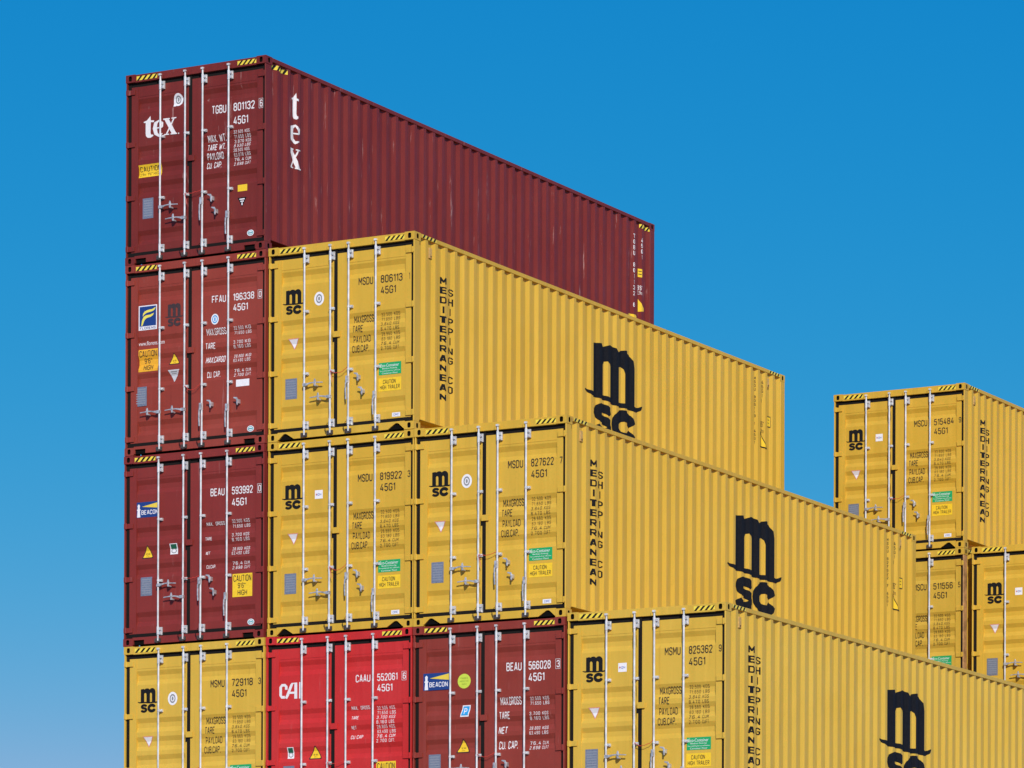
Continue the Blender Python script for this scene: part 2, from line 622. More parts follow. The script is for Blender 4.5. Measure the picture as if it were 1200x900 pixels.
def casting_mesh(colour, sx, back, top, rust):
    """corner block around a shade-black core, with oval holes in its end, side and top or bottom; outer corner at the origin"""
    def build():
        mb = MB()
        t = 0.026

        def plate(o, e1, e2, w, h, nrm, hole):
            o, e1, e2, nrm = map(Vector, (o, e1, e2, nrm))
            if not hole:
                mb.quad(o, o + e1 * w, o + e1 * w + e2 * h, o + e2 * h)
                return
            n = 24
            cw, ch, rw, rh = w / 2, h / 2, hole[0], hole[1]
            outer, inner = [], []
            angs = [2 * math.pi * i / n for i in range(n)]
            corner = [math.atan2(s2 * ch, s1 * cw) % (2 * math.pi) for s1, s2 in ((1, 1), (-1, 1), (-1, -1), (1, -1))]
            for c in corner:
                j = min(range(n), key=lambda i: abs(angs[i] - c))
                angs[j] = c
            for a in angs:
                ca, sa = math.cos(a), math.sin(a)
                k = min(cw / abs(ca) if abs(ca) > 1e-9 else 1e9, ch / abs(sa) if abs(sa) > 1e-9 else 1e9)
                outer.append(o + e1 * (cw + ca * k) + e2 * (ch + sa * k))
                ex = 0.6
                inner.append(o + e1 * (cw + rw * math.copysign(abs(ca) ** ex, ca)) + e2 * (ch + rh * math.copysign(abs(sa) ** ex, sa)))
            for i in range(n):
                j = (i + 1) % n
                mb.quad(outer[i], outer[j], inner[j], inner[i])
                mb.quad(inner[i], inner[j], inner[j] - nrm * t, inner[i] - nrm * t, m=1)
        bx = -sx                                   # from the outer corner inwards
        by = -1 if back else 1
        bz = -1 if top else 1
        plate((0, 0, 0), (bx, 0, 0), (0, 0, bz), CW, CH, (0, -by, 0), (0.027, 0.038))
        plate((0, 0, 0), (0, by, 0), (0, 0, bz), CL, CH, (-bx, 0, 0), (0.027, 0.036))
        plate((0, 0, 0), (bx, 0, 0), (0, by, 0), CW, CL, (0, 0, -bz), (0.032, 0.062))
        plate((bx * CW, 0, 0), (0, by, 0), (0, 0, bz), CL, CH, (bx, 0, 0), None)
        plate((0, by * CL, 0), (bx, 0, 0), (0, 0, bz), CW, CH, (0, by, 0), None)
        plate((0, 0, bz * CH), (bx, 0, 0), (0, by, 0), CW, CL, (0, 0, bz), None)
        q = .030
        mb.box(bx * q, bx * (CW - .002), by * q, by * (CL - .002), bz * q, bz * (CH - .002), 1)  # filler box and hole walls coloured near-black as the shade inside
        me = mb.mesh('corner_casting', [cast(colour, rust), plain('casting_hole_shade', (.004, .003, .0025), .95)])
        return me
    return cached(('cast', colour, sx, back, top, rust), build)


def post_mesh(colour, sx, back, rusty):
    def build():
        mb = MB()
        z0, z1 = CH, H - CH
        by = -1 if back else 1
        if back:
            poly = [(0, 0), (-sx * .16, 0), (-sx * .16, by * .012), (-sx * .03, by * .05), (-sx * .03, by * .158), (0, by * .158)]
        else:
            poly = [(-sx * .004, 0.004), (-sx * .025, 0.004), (-sx * .025, .05), (-sx * .075, .05), (-sx * .075, .095), (-sx * .03, .10), (-sx * .03, .158), (-sx * .004, .158)]
        mb.prism(poly, z0, z1, 'z')
        m = RUSTPOST() if rusty else body(colour)
        return mb.mesh('corner_post', [m], bevel=0.008)
    return cached(('post', colour, sx, back, rusty), build)


def header_mesh(colour):
    def build():
        mb = MB()
        x = W / 2 - CW
        mb.box(-x, x, 0.005, 0.10, H * (1 - .043), H - 0.008)
        for u in (.252, .43, .555, .74):           # cam keepers
            mb.box(X(u) - .05, X(u) - .022, -.018, .005, Z(.043) - .004, Z(.024), 1)
            mb.box(X(u) + .022, X(u) + .05, -.018, .005, Z(.043) - .004, Z(.024), 1)
        return mb.mesh('door_header', [body(colour), cast(colour)], bevel=0.004)
    return cached(('header', colour), build)


def sill_mesh(colour, notch):
    def build():
        mb = MB()
        x = W / 2 - CW
        zt, zb = Z(.955), 0.022
        if notch == 'trapezoid':
            n = [(X(.064) + .02, zb), (X(.118) - .035, .092), (X(.118) - .015, .102), (X(.118) + .015, .102), (X(.118) + .035, .092), (X(.178), zb)]
        else:
            n = [(X(.073), zb), (X(.073), .085), (X(.150), .085), (X(.150), zb)]
        n = [(max(p[0], -x + .003), p[1]) for p in n]
        m = [(-p[0], p[1]) for p in reversed(n)]
        poly = [(-x, zt), (-x, zb)] + n + m + [(x, zb), (x, zt)]
        mb.prism(poly, 0.005, 0.03, 'y')
        mb.box(-x, x, 0.0301, 0.10, .020, zt - .002, 2)  # added plate; its black colour stands for the shade behind the notches
        for u in (.252, .43, .555, .74):
            mb.box(X(u) - .05, X(u) - .022, -.018, .0045, Z(.988), Z(.968), 1)  # keepers coloured dark for the shadow at the rod bottoms
            mb.box(X(u) + .022, X(u) + .05, -.018, .0045, Z(.988), Z(.968), 1)
        return mb.mesh('door_sill', [body(colour), plain('shadow_dark_steel', (.055, .045, .038), .6, 0, .4), plain('underseal_notch_shade', (.004, .0035, .003), .95)])
    return cached(('sill', colour, notch), build)


def top_rail_mesh(colour, sx):
    def build():
        mb = MB()
        mb.box(sx * (W / 2 - .001), sx * (W / 2 - .061), CL, L - CL, H - .062, H - .004)
        return mb.mesh('top_side_rail', [body(colour)], bevel=.004)
    return cached(('trail', colour, sx), build)


def bottom_rail_mesh(colour, sx):
    def build():
        mb = MB()
        x = W / 2
        c = [(x - .006, .162), (x - .186, .162), (x - .186, .012), (x - .012, .012), (x - .012, .017), (x - .180, .017), (x - .180, .156), (x - .006, .156)]
        mb.prism([(sx * a, b) for a, b in c], CL, L - CL, 'y')
        return mb.mesh('bottom_side_rail', [body(colour)])
    return cached(('brail', colour, sx), build)


def side_mesh(colour, sx):
    def build():
        mb = MB()
        z0, z1 = .163, H - .0625
        for (a, xa), (b, xb) in zip(SP, SP[1:]):
            mb.quad((sx * xa, a, z0), (sx * xb, b, z0), (sx * xb, b, z1), (sx * xa, a, z1))
        for (a, xa), (b, xb) in zip(SP, SP[1:]):
            t = .003
            mb.quad((sx * (xa - t), a, z0), (sx * (xa - t), a, z1), (sx * (xb - t), b, z1), (sx * (xb - t), b, z0))
        me = mb.mesh('side_panel', [body(colour)])
        return me
    return cached(('side', colour, sx), build)


def end_mesh(colour):
    def build():
        mb = MB()
        mb.box(-W / 2 + CW, W / 2 - CW, L - .08, L - .004, .01, .16)
        mb.box(-W / 2 + CW, W / 2 - CW, L - .08, L - .004, H - .07, H - .004)
        x, x1 = -W / 2 + .14, W / 2 - .14
        i = 0
        prof = [(x, L - .015)]
        while x + .25 < x1:
            prof += [(x + .11, L - .015), (x + .13, L - .06), (x + .23, L - .06), (x + .25, L - .015)]
            x += .25
        prof.append((x1, L - .015))
        for a, b in zip(prof, prof[1:]):
            mb.quad((a[0], a[1], .16), (b[0], b[1], .16), (b[0], b[1], H - .07), (a[0], a[1], H - .07))
        return mb.mesh('end_panel', [body(colour)])
    return cached(('end', colour), build)


def roof_mesh(colour):
    def build():
        mb = MB()
        y = CL
        x = W / 2 - .062
        prof = [(.101, H - .012)]
        while y + .21 < L - .2:
            prof += [(y, H - .012), (y + .02, H - .03), (y + .09, H - .03), (y + .11, H - .012)]
            y += .21
        prof.append((L - .081, H - .012))
        for a, b in zip(prof, prof[1:]):
            mb.quad((-x, a[0], a[1]), (x, a[0], a[1]), (x, b[0], b[1]), (-x, b[0], b[1]))
        return mb.mesh('roof_panel', [body(colour)])
    return cached(('roof', colour), build)


def floor_mesh(colour):
    def build():
        mb = MB()
        x = W / 2 - .188
        mb.box(-x, x, .102, L - .082, .135, .158, 0)
        y = .35
        while y < L - .3:
            mb.box(-x, x, y, y + .045, .03, .134)
            y += .30
        return mb.mesh('underfloor', [plain('underseal_notch_shade', (.004, .0035, .003), .95)])
    return cached(('floor', colour), build)


LEFT, RIGHT = (.0345, .447, .083, .437), (.471, .9715, .538, .932)


def door_mesh(colour, which):
    def build():
        a, b, pa, pb = LEFT if which == 'left' else RIGHT
        mb = MB()
        vt, vb = .0650, .9355
        mb.box(X(a), X(pa), D0, D0 + .06, Z(vb), Z(vt))
        mb.box(X(pb), X(b), D0, D0 + .06, Z(vb), Z(vt))
        mb.box(X(pa), X(pb), PO - .004, PO + .004, Z(.1185), Z(.1135))
        mb.box(X(pa), X(pb), PO + .001, D0 + .059, Z(.0720), Z(vt))
        mb.box(X(pa), X(pb), PO + .001, D0 + .059, Z(vb), Z(.9320))
        for (v0, y0), (v1, y1) in zip(DP, DP[1:]):
            v0, v1 = max(v0, vt), min(v1, vb)
            if v1 <= v0:
                continue
            mb.quad((X(pa), y0, Z(v0)), (X(pb), y0, Z(v0)), (X(pb), y1, Z(v1)), (X(pa), y1, Z(v1)))
        return mb.mesh('door', [body(colour)])
    return cached(('door', colour, which), build)


def gasket_mesh(which):
    def build():
        a, b, _, _ = LEFT if which == 'left' else RIGHT
        mb = MB()
        y0, y1 = D0 + .012, D0 + .075
        if which == 'left':
            mb.box(X(.0108), X(a) - .001, D0 + .006, y1, Z(.955), Z(.043))
            mb.box(X(a), X(b) - .001, y0, y1 - .001, Z(.0647), Z(.0433))
            mb.box(X(a), X(b) - .001, D0 - .004, y1 - .001, Z(.9547), Z(.9358))
            mb.box(X(b) + .001, X(.4705), D0 - .002, y1, Z(.9545), Z(.0435))
            mb.box(X(b) - .02, X(b), D0 - .006, D0 - .0005, Z(.515), Z(.487))
        else:
            mb.box(X(b) + .001, X(.9892), D0 + .004, y1, Z(.955), Z(.043))
            mb.box(X(a) + .001, X(b), y0, y1 - .001, Z(.0647), Z(.0433))
            mb.box(X(a) + .001, X(b), D0 - .004, y1 - .001, Z(.9547), Z(.9358))
        return mb.mesh('door_gasket', [RUBBER()])
    return cached(('gasket', which), build)


def hinge_mesh(colour, sx):
    """outer edge of the door; origin at the container corner, mid height"""
    def build():
        mb = MB()
        h = .036
        mb.box(-sx * .006, -sx * .030, -.004, .0035, -h, h)
        mb.box(-sx * .030, -sx * .150, .016, .0335, -h, h)
        mb.tube([(-sx * .036, .012, -h - .006), (-sx * .036, .012, h + .006)], .016, 10)
        return mb.mesh('hinge', [body(colour)], bevel=.003)
    return cached(('hinge', colour, sx), build)


def rod_mesh():
    def build():
        mb = MB()
        mb.tube([(0, 0, Z(.984)), (0, 0, Z(.024))], .0140, 12)
        for v in (.022, .986):
            mb.box(-.02, .02, -.024, .02, Z(v) - .014, Z(v) + .014, 1 if v > .5 else 0)  # lower cam gets the dark colour standing for shadow there
        for v in (.345, .665):
            mb.tube([(0, 0, Z(v) - .012), (0, 0, Z(v) + .012)], .0185, 12)
        mb.tube([(0, 0, Z(.10)), (0, 0, Z(.052))], .0195, 12)
        mb.tube([(0, 0, Z(.948)), (0, 0, Z(.907))], .0195, 12)
        return mb.mesh('locking_rod', [ROD(), plain('shadow_dark_steel', (.055, .045, .038), .6, 0, .4)])
    return cached(('rod',), build)


def bracket_mesh(big):
    def build():
        mb = MB()
        if big:
            mb.box(.012, .062, .012, .034, -.058, .058)
            mb.box(.012, .050, -.014, .012, -.05, -.012)
            mb.box(.012, .050, -.014, .012, .012, .05)
            mb.box(-.03, -.012, .010, .034, -.055, .055)
        else:
            mb.box(.014, .056, .016, .044, -.02, .02)
            mb.box(.010, .034, -.012, .016, -.018, .018)
            mb.tube([(.040, .016, 0), (.040, .004, 0)], .012, 8)
        return mb.mesh('rod_bracket', [GALV()])
    return cached(('bracket', big), build)


def handle_mesh(kind):
    def build():
        mb = MB()
        if kind in ('right', 'left'):              # swung flat along the door
            s = 1 if kind == 'right' else -1
            mb.box(s * -.015, s * .05, -.028, .018, -.022, .022)
            mb.prism([(s * .05, -.016), (s * .13, .006), (s * .13, .024), (s * .05, .014)], -.032, -.018, 'y')
            mb.prism([(s * .13, .006), (s * .20, .008), (s * .325, .000), (s * .325, .014), (s * .20, .025), (s * .13, .024)], -.032, -.018, 'y')
        else:                                      # hanging beside the rod
            mb.box(-.032, .010, -.034, .018, -.05, .05)
            mb.prism([(-.030, -.05), (-.033, -.17), (-.026, -.29), (-.008, -.29), (-.013, -.17), (-.010, -.05)], -.050, -.034, 'y')
        return mb.mesh('door_handle', [FORGED()], bevel=.003)
    return cached(('handle', kind), build)


def catch_mesh(kind):
    def build():
        mb = MB()
        if kind == 'cross':
            mb.prism([(-.010, -.050), (.010, -.050), (.018, -.012), (.018, .020), (.009, .055), (-.009, .055), (-.018, .020), (-.018, -.012)], -.045, -.036, 'y')
            mb.box(-.018, .018, -.036, .030, -.05, -.030)
            mb.tube([(0, -.052, 0), (0, -.045, 0)], .012, 8)
        else:
            mb.prism([(-.050, .048), (-.046, .064), (.014, .056), (.028, .020), (.027, -.056), (.005, -.056), (.003, .012), (-.010, .034)], -.032, -.022, 'y')
            mb.box(-.005, .030, -.022, .040, -.03, .03)
            mb.tube([(.016, -.038, -.038), (.016, -.032, -.038)], .010, 8)
        return mb.mesh('handle_catch', [FORGED()], bevel=.003)
    return cached(('catch', kind), build)


def latch_mesh(colour):
    def build():
        mb = MB()
        mb.box(X(.446), X(.492), D0 - .028, D0 - .008, Z(.493), Z(.463))
        mb.box(X(.474), X(.492), D0 - .008, D0 - .0005, Z(.491), Z(.465))
        return mb.mesh('door_latch', [body(colour)], bevel=.003)
    return cached(('latch', colour), build)


def wire_mesh(seed):
    def build():
        r = random.Random(seed)
        mb = MB()
        a, b = Vector((X(.435), -.020, Z(.662))), Vector((X(.552), -.020, Z(.655)))
        sag = r.uniform(.01, .09)
        pts = []
        for i in range(13):
            t = i / 12
            p = a.lerp(b, t)
            p.z -= sag * 4 * t * (1 - t) + r.uniform(-.006, .006)
            p.y -= .012 * math.sin(math.pi * t)
            pts.append(p)
        mb.tube(pts, .0042, 5)
        if r.random() < .6:
            mb.tube([a, a + Vector((.03, -.015, -.09)), a + Vector((.05, -.015, -.17))], .004, 5)
        return mb.mesh('seal_wire', [REDWIRE()])
    return cached(('wire', seed), build)


def cord_mesh():
    def build():
        mb = MB()
        for u in (.555,):
            mb.tube([(X(u) - .03, -.02, Z(.93)), (X(u) - .07, -.03, Z(.955)), (X(u) - .055, -.02, Z(.978))], .005, 5)
        return mb.mesh('tie_cord', [RUBBER()])
    return cached(('cord',), build)


def vent_mesh(colour):
    def build():
        mb = MB()
        mb.box(0, .018, -.04, .04, -.075, .075)
        mb.box(.0181, .022, -.005, .025, -.065, -.030, 1)
        return mb.mesh('vent_cover', [plain('faded_vent_plate', (.58, .36, .10), .6, 0, .2), BLACK()], bevel=.004)
    return cached(('vent', colour), build)


# ---------------------------------------------------------------- stickers and lettering
def hazard(y0, y1, v0, v1, lean, n=4):
    """yellow and black slanted bars, (s, v) boxes"""
    out = [(rect(y0, y1, v0, v1), STRIPEYEL(), 0)]
    w = (y1 - y0) / n
    bars = []
    for i in range(n):
        a = y0 + w * i + .04 * w
        poly = [(a, v1), (a + w * .46, v1), (a + w * .46 + lean, v0), (a + lean, v0)]
        poly = [(min(max(p[0], y0), y1), p[1]) for p in poly]
        bars.append(poly)
    out.append((bars, BLACK(), 1))
    return out


def round_sticker(u, v, ru, rv):
    return [(disc(u, v, ru, rv), VINYL()), (ring(u, v, ru * .62, rv * .68, .34, 16), GREYINK()), (disc(u, v, ru * .2, rv * .3, 12), GREYINK(), 1)]


def square_sticker(u, v):
    a, b = .027, .022
    return [(rect(u - a, u + a, v - b, v + b), VINYL()), (text('H2H', u - .017, u + .017, v - .006, v + .007), plain('blue_ink', (.05, .12, .40), .5), 1),
            (rect(u - .02, u - .014, v - .004, v + .004), REDINK(), 2)]


def inv_triangle(u, v0, v1, w):
    p = [(u - w / 2, v0), (u + w / 2, v0), (u, v1)]
    c = Vector((u, v0 + (v1 - v0) * .36))
    i_ = [tuple(c + (Vector(q) - c) * .80) for q in p]
    return [([p], plain('pale_red_vinyl', (.66, .25, .16), .5), 0), ([i_], VINYL(), 1)]


def warn_triangle(u, v0, v1, w):
    o = rounded([(u, v0), (u + w / 2, v1), (u - w / 2, v1)], .10)
    c = Vector((u, v0 + (v1 - v0) * .64))
    i_ = [[tuple(c + (Vector(q) - c) * .80) for q in o[0]]]
    return [(o, plain('dark_vinyl_edge', (.05, .02, .015), .5), 0), (i_, YEL(), 1),
            (text('9\'6" HIGH', u - w * .16, u + w * .16, v1 - (v1 - v0) * .38, v1 - (v1 - v0) * .26), INK(), 2),
            (text('2.9 m', u - w * .12, u + w * .12, v1 - (v1 - v0) * .22, v1 - (v1 - v0) * .12), INK(), 3)]


def caution(u0, u1, v0, v1, lines, mat=None):
    out = [(rect(u0, u1, v0, v1), mat or YEL(), 0)]
    w, h = u1 - u0, v1 - v0
    for s, a, b, c, d in lines:
        out.append((text(s, u0 + w * a, u0 + w * b, v0 + h * c, v0 + h * d), INK(), 1))
    return out


HIGH3 = [('CAUTION', .05, .95, .06, .34), ('9\'6"', .27, .66, .40, .63), ('HIGH', .26, .74, .70, .94)]
HIGHTR = [('CAUTION', .20, .76, .13, .45), ('HIGH TRAILER', .06, .94, .55, .86)]


def eco_sticker(u0, u1, v0, v1):
    w, h = u1 - u0, v1 - v0
    out = [(rect(u0, u1, v0, v1), GREEN(), 0)]
    for s, a, b, c, d in (('Eco-Container', .08, .90, .10, .36), ('Bamboo Flooring', .16, .82, .42, .58),
                          ('Formaldehyde free adhesive', .05, .95, .63, .76), ('Container Floor', .14, .86, .81, .94)):
        out.append((text(s, u0 + w * a, u0 + w * b, v0 + h * c, v0 + h * d), VINYL(), 1))
    return out


def oval(u, v):
    return [(disc(u, v, .024, .016, 20), VINYL(), 0), (ring(u, v, .019, .012, .25, 20), TEAL(), 1), (rect(u - .012, u + .012, v - .003, v + .003), TEAL(), 2)]


def plate(u0, u1, v0, v1):
    w, h = u1 - u0, v1 - v0
    rows = []
    for i in range(7):
        rows += rect(u0 + w * .10, u0 + w * .90, v0 + h * (.10 + i * .12), v0 + h * (.15 + i * .12))
    return [(rect(u0, u1, v0, v1), GREY(), 0), (rows, plain('plate_engraving', (.25, .28, .32), .5), 1)]


def green_white(u0, u1, v0, v1):
    w, h = u1 - u0, v1 - v0
    return [(rect(u0, u1, v0, v1), VINYL(), 0), (rect(u0 + w * .12, u1 - w * .12, v0 + h * .06, v0 + h * .5), DKGREEN(), 1),
            (ring(u0 + w * .5, v0 + h * .68, w * .36, h * .22, .3, 16), GREYINK(), 2), (disc(u0 + w * .5, v0 + h * .68, w * .25, h * .15, 16), VINYL(), 3)]


def flag_logo(u0, u1, v0, v1):
    w, h = u1 - u0, v1 - v0
    P = lambda l: [(u0 + w * x, v0 + h * y) for x, y in l]
    up = [(.22, .44), (.24, .33), (.32, .24), (.50, .19), (.75, .17), (.93, .10), (.88, .19), (.78, .25), (.60, .28), (.44, .30), (.32, .36)]
    lo = [(.14, .82), (.18, .62), (.26, .46), (.40, .40), (.62, .39), (.84, .33), (.78, .42), (.66, .48), (.50, .50), (.38, .54), (.29, .64), (.22, .80)]
    return [(rect(u0, u1, v0, v1), VINYL(), 0), (rect(u0 + w * .05, u1 - w * .05, v0 + h * .04, v0 + h * .84), BLUE(), 1),
            ([P(up), P(lo)], plain('pale_yellow_vinyl', (.80, .72, .10), .4), 2), (text('FLORENS', u0 + w * .07, u1 - w * .07, v0 + h * .87, v0 + h * .97), BLUE(), 1)]


def beacon_logo(u0, u1, v0, v1):
    w, h = u1 - u0, v1 - v0
    P = lambda l: [(u0 + w * x, v0 + h * y) for x, y in l]
    tower = [(.05, .97), (.07, .55), (.045, .52), (.045, .46), (.075, .44), (.075, .28), (.06, .25), (.085, .17), (.12, .12), (.155, .17), (.18, .25), (.165, .28), (.165, .44), (.195, .46), (.195, .52), (.17, .55), (.19, .97)]
    beam = [(.25, .30), (1.0, .06), (1.0, .44)]
    return [(rect(u0, u1, v0, v1), BLUE(), 0), ([P(tower)], VINYL(), 1), ([P(beam)], plain('beam_yellow_vinyl', (.78, .58, .06), .4), 1),
            (text('BEACON', u0 + w * .235, u0 + w * .95, v0 + h * .53, v0 + h * .82), VINYL(), 2)]


def weights(parent, labels, rows, mat, lu=(.575, .712), nu=(.764, .888), lines=None, thin=.95):
    drape('weight_lettering', [(text(s, a, b, c, d), mat, 0) for s, a, b, c, d in labels], parent, 'door')
    items = []
    for (num, unit), v in zip(rows, lines):
        items.append((text(num, nu[0], nu[0] + (nu[1] - nu[0]) * .56, v, v + .0170, thin, 1.7), mat, 0))
        items.append((text(unit, nu[0] + (nu[1] - nu[0]) * .68, nu[1], v, v + .0170, thin, 1.4), mat, 0))
    drape('weight_lettering', items, parent, 'door')


def serial(parent, prefix, number, check, mat, pu=(.612, .711), nu=(.763, .910), v0=.207, dv=.040, cu=(.948, .972), gv=.061, boxed=True):
    for w, a, b, v in ((prefix, pu[0], pu[1], v0), (number, nu[0], nu[1], v0), ('45G1', nu[0], nu[0] + .103, v0 + gv)):
        drape('serial_lettering', [(text(w, a, b, v, v + dv), mat, 0)], parent, 'door')
    ck = [(text(check, cu[0] + .003, cu[1] - .003, v0 + .003, v0 + dv - .003), mat, 0)]
    if boxed:
        a, b, c, d, t = cu[0] - .004, cu[1] + .001, v0 - .004, v0 + dv + .004, .0018
        t2 = .0016
        ck.append((rect(a, b, c, c + t2) + rect(a, b, d - t2, d) + rect(a, a + t, c + t2, d - t2) + rect(b - t, b, c + t2, d - t2), mat, 1))
    drape('check_digit', ck, parent, 'door', flat=D0)


YROWS = [('32.500', 'KGS'), ('71.650', 'LBS'), ('3.840', 'KGS'), ('8.470', 'LBS'), ('28.660', 'KGS'), ('63.180', 'LBS'), ('76.4', 'CUM'), ('2.700', 'CUFT')]
YLAB = [('MAXGROSS', .577, .712, .393, .431), ('TARE', .574, .640, .443, .480), ('PAYLOAD', .573, .690, .495, .531), ('CUB.CAP.', .570, .684, .545, .581)]


def groups_to_items(g, mat):
    return [(x, mat, k) for k, x in enumerate(g)]


def side_letters(word, y0, y1, v0, pitch, h, bold=1.3):
    out = []
    for i, ch in enumerate(word):
        if ch == ' ':
            continue
        w = y1 - y0
        a, b = (y0, y1) if ch not in 'I' else (y0 + w * .40, y0 + w * .62)
        out += text(ch, y0, y1, v0 + i * pitch, v0 + i * pitch + h, bold) if ch != 'I' else fit(stencil_polys('I', 1, 1), a, b, v0 + i * pitch, v0 + i * pitch + h)
    return out


def mark_yellow(spec, root, dl, dr, side):
    drape('logo', groups_to_items(fit_groups(msc_logo(), .090, .240, .222, .350), BLACK()), dl, 'door')
    if spec.get('round'):
        drape('sticker', round_sticker(.342, .284, .034, .035), dl, 'door')
    else:
        drape('sticker', square_sticker(.345, .285), dl, 'door')
    drape('hazard_triangle', inv_triangle(.166, .474, .533, .076), dl, 'door')
    drape('data_plate', plate(.110, .191, .680, .785), dl, 'door')
    if spec.get('number'):
        pre, num, chk = spec['number']
        serial(dr, pre, num, chk, INK(), boxed=False, v0=.201, dv=.040, gv=.057)
    weights(dr, YLAB, YROWS, INK(), lines=[.3925 + .0246 * i for i in range(8)])
    drape('sticker', eco_sticker(.752, .903, .648, .710), dr, 'door')
    drape('caution_sticker', caution(.750, .903, .726, .793, HIGHTR), dr, 'door')
    drape('sticker', [(rect(.842, .897, .906, .927), VINYL(), 0), (text('CIMC', .852, .887, .911, .922), plain('blue_ink', (.05, .12, .40), .5), 1)], dr, 'door')
    if not spec.get('side'):
        return
    g = side_letters('MEDITERRANEAN', .790, .922, .177, .0497, .0350, 1.75)
    drape('company_lettering', [(g, BLACK(), 0)], side, 'side')
    g = side_letters('SHIPPING CO', 1.034, 1.134, .2237, .0499, .0365, 1.25)
    drape('company_lettering', [(g, BLACK(), 0)], side, 'side')
    drape('logo', groups_to_items(fit_groups(msc_logo(), 5.20, 7.03, .203, .725), NAVY()), side, 'side')
    if spec.get('number'):
        pre, num, chk = spec['number']
        t = side_letters(pre + ' ' + num + ' ' + chk + ' 45G1', 11.105, 11.140, .068, .0222, .0165)
        drape('serial_lettering', [(t, INK(), 0)], side, 'side')
        t = side_letters('45G1', 11.385, 11.420, .075, .026, .020)
        t += rect(11.375, 11.385, .185, .205)
        t += text('9\'6"', 11.35, 11.43, .315, .350) + text('2.9m', 11.35, 11.43, .36, .385)
        drape('height_lettering', [(t, INK(), 0)], side, 'side')
    o = [[(11.345, .375), (11.53, .476), (11.345, .470)]]
    i_ = [[(11.357, .393), (11.50, .467), (11.357, .463)]]
    drape('hazard_triangle', [(o, BLACK(), 0), (i_, YEL(), 1)], side, 'side')
    r = [(rect(11.595, 11.70, .272, .338), INK(), 0), (rect(11.605, 11.69, .278, .332), YEL(), 1), (rect(11.62, 11.675, .292, .296) + rect(11.62, 11.675, .31, .314), INK(), 2)]
    drape('caution_sticker', r, side, 'side')
    drape('sticker', [(rect(11.28, 11.44, .708, .724), YEL(), 0)], side, 'side')


def mark_tex(spec, root, dl, dr, side):
    g = []
    box = dict(t=(.120, .195, .226, .340), e=(.186, .262, .252, .342), x=(.262, .362, .250, .340))
    gl = [(fit_groups(glyph_t(), *box['t']))[0]] + fit_groups(glyph_e(), *box['e']) + fit_groups(glyph_x(), *box['x'])
    gl.append(disc(.374, .338, .004, .004, 10)[0:1])
    drape('logo', groups_to_items(gl, WHITE()), dl, 'door')
    st = [(rect(.336, .362, .128, .192) + disc(.366, .160, .032, .032), VINYL()), (ring(.364, .16, .020, .022, .34, 16), GREYINK(), 2), (disc(.364, .16, .007, .01, 10), GREYINK(), 2)]
    st[0] = (disc(.364, .160, .034, .033), VINYL(), 0)
    drape('sticker', st + [(rect(.331, .350, .160, .193), VINYL(), 1)], dl, 'door')
    drape('caution_sticker', caution(.080, .246, .477, .543, [('CAUTION', .06, .97, .14, .54), ('2.9m  9\'6" HIGH', .06, .95, .64, .88)]), dl, 'door')
    drape('data_plate', plate(.115, .192, .655, .762), dl, 'door')
    serial(dr, 'TGBU', '801132', '6', WHITE(), v0=.221, dv=.043, gv=.070, nu=(.763, .912))
    lab = [('MAX. WT.', .580, .708, .372, .408), ('TARE WT.', .577, .703, .419, .453), ('PAYLOAD', .577, .692, .465, .500), ('CU. CAP.', .572, .676, .512, .545)]
    rows = [('32.505', 'KGS.'), ('71.650', 'LBS'), ('3.870', 'KGS'), ('8.530', 'LBS'), ('28.505', 'KGS.'), ('63.078', 'LBS'), ('76.4', 'CUM'), ('2.698', 'CUFT')]
    weights(dr, lab, rows, WHITE(), lines=[.364 + .0236 * i for i in range(8)], nu=(.765, .880))
    drape('sticker', [(rect(.795, .862, .650, .684), YEL(), 0)], dr, 'door')
    u, v0, v1 = .826, .716, .766
    drape('hazard_triangle', [([[(u - .032, v0), (u + .032, v0), (u, v1)]], BLACK(), 0), (rect(u - .018, u + .018, v0 + .006, v0 + .012) + rect(u - .012, u + .012, v0 + .017, v0 + .023) + rect(u - .004, u + .004, v0 + .026, v0 + .040), VINYL(), 1)], dr, 'door')
    drape('sticker', oval(.886, .905), dr, 'door')
    gl = fit_groups(glyph_t(), .765, .905, .127, .266) + fit_groups(glyph_e(), .715, .935, .293, .396) + fit_groups(glyph_x(), .690, .955, .420, .526)
    drape('logo', groups_to_items(gl, WHITE()), side, 'side')
    drape('hazard_stripe', hazard(.21, .60, .030, .054, .05, 4), side, 'side')
    drape('hazard_stripe', hazard(L - .50, L - .17, .030, .054, .05, 4), side, 'side')
    t = side_letters('TGBU 801132 6', 11.45, 11.495, .105, .0345, .026)
    t += side_letters('45G1', 11.73, 11.775, .112, .034, .026)
    drape('serial_lettering', [(t, WHITE(), 0)], side, 'side')
    drape('height_lettering', [(text('9\'6"', 11.66, 11.76, .40, .428) + text('2.9m', 11.66, 11.76, .432, .456), WHITE(), 0)], side, 'side')
    drape('caution_sticker', [(rect(11.66, 11.76, .300, .350), YEL(), 0), (rect(11.68, 11.74, .312, .317) + rect(11.68, 11.74, .33, .335), INK(), 1)], side, 'side')
    drape('hazard_triangle', [([[(11.67, .483), (11.86, .548), (11.67, .560)]], YEL(), 0)], side, 'side')
    drape('sticker', [(rect(11.34, 11.62, .590, .615), YEL(), 0)], side, 'side')


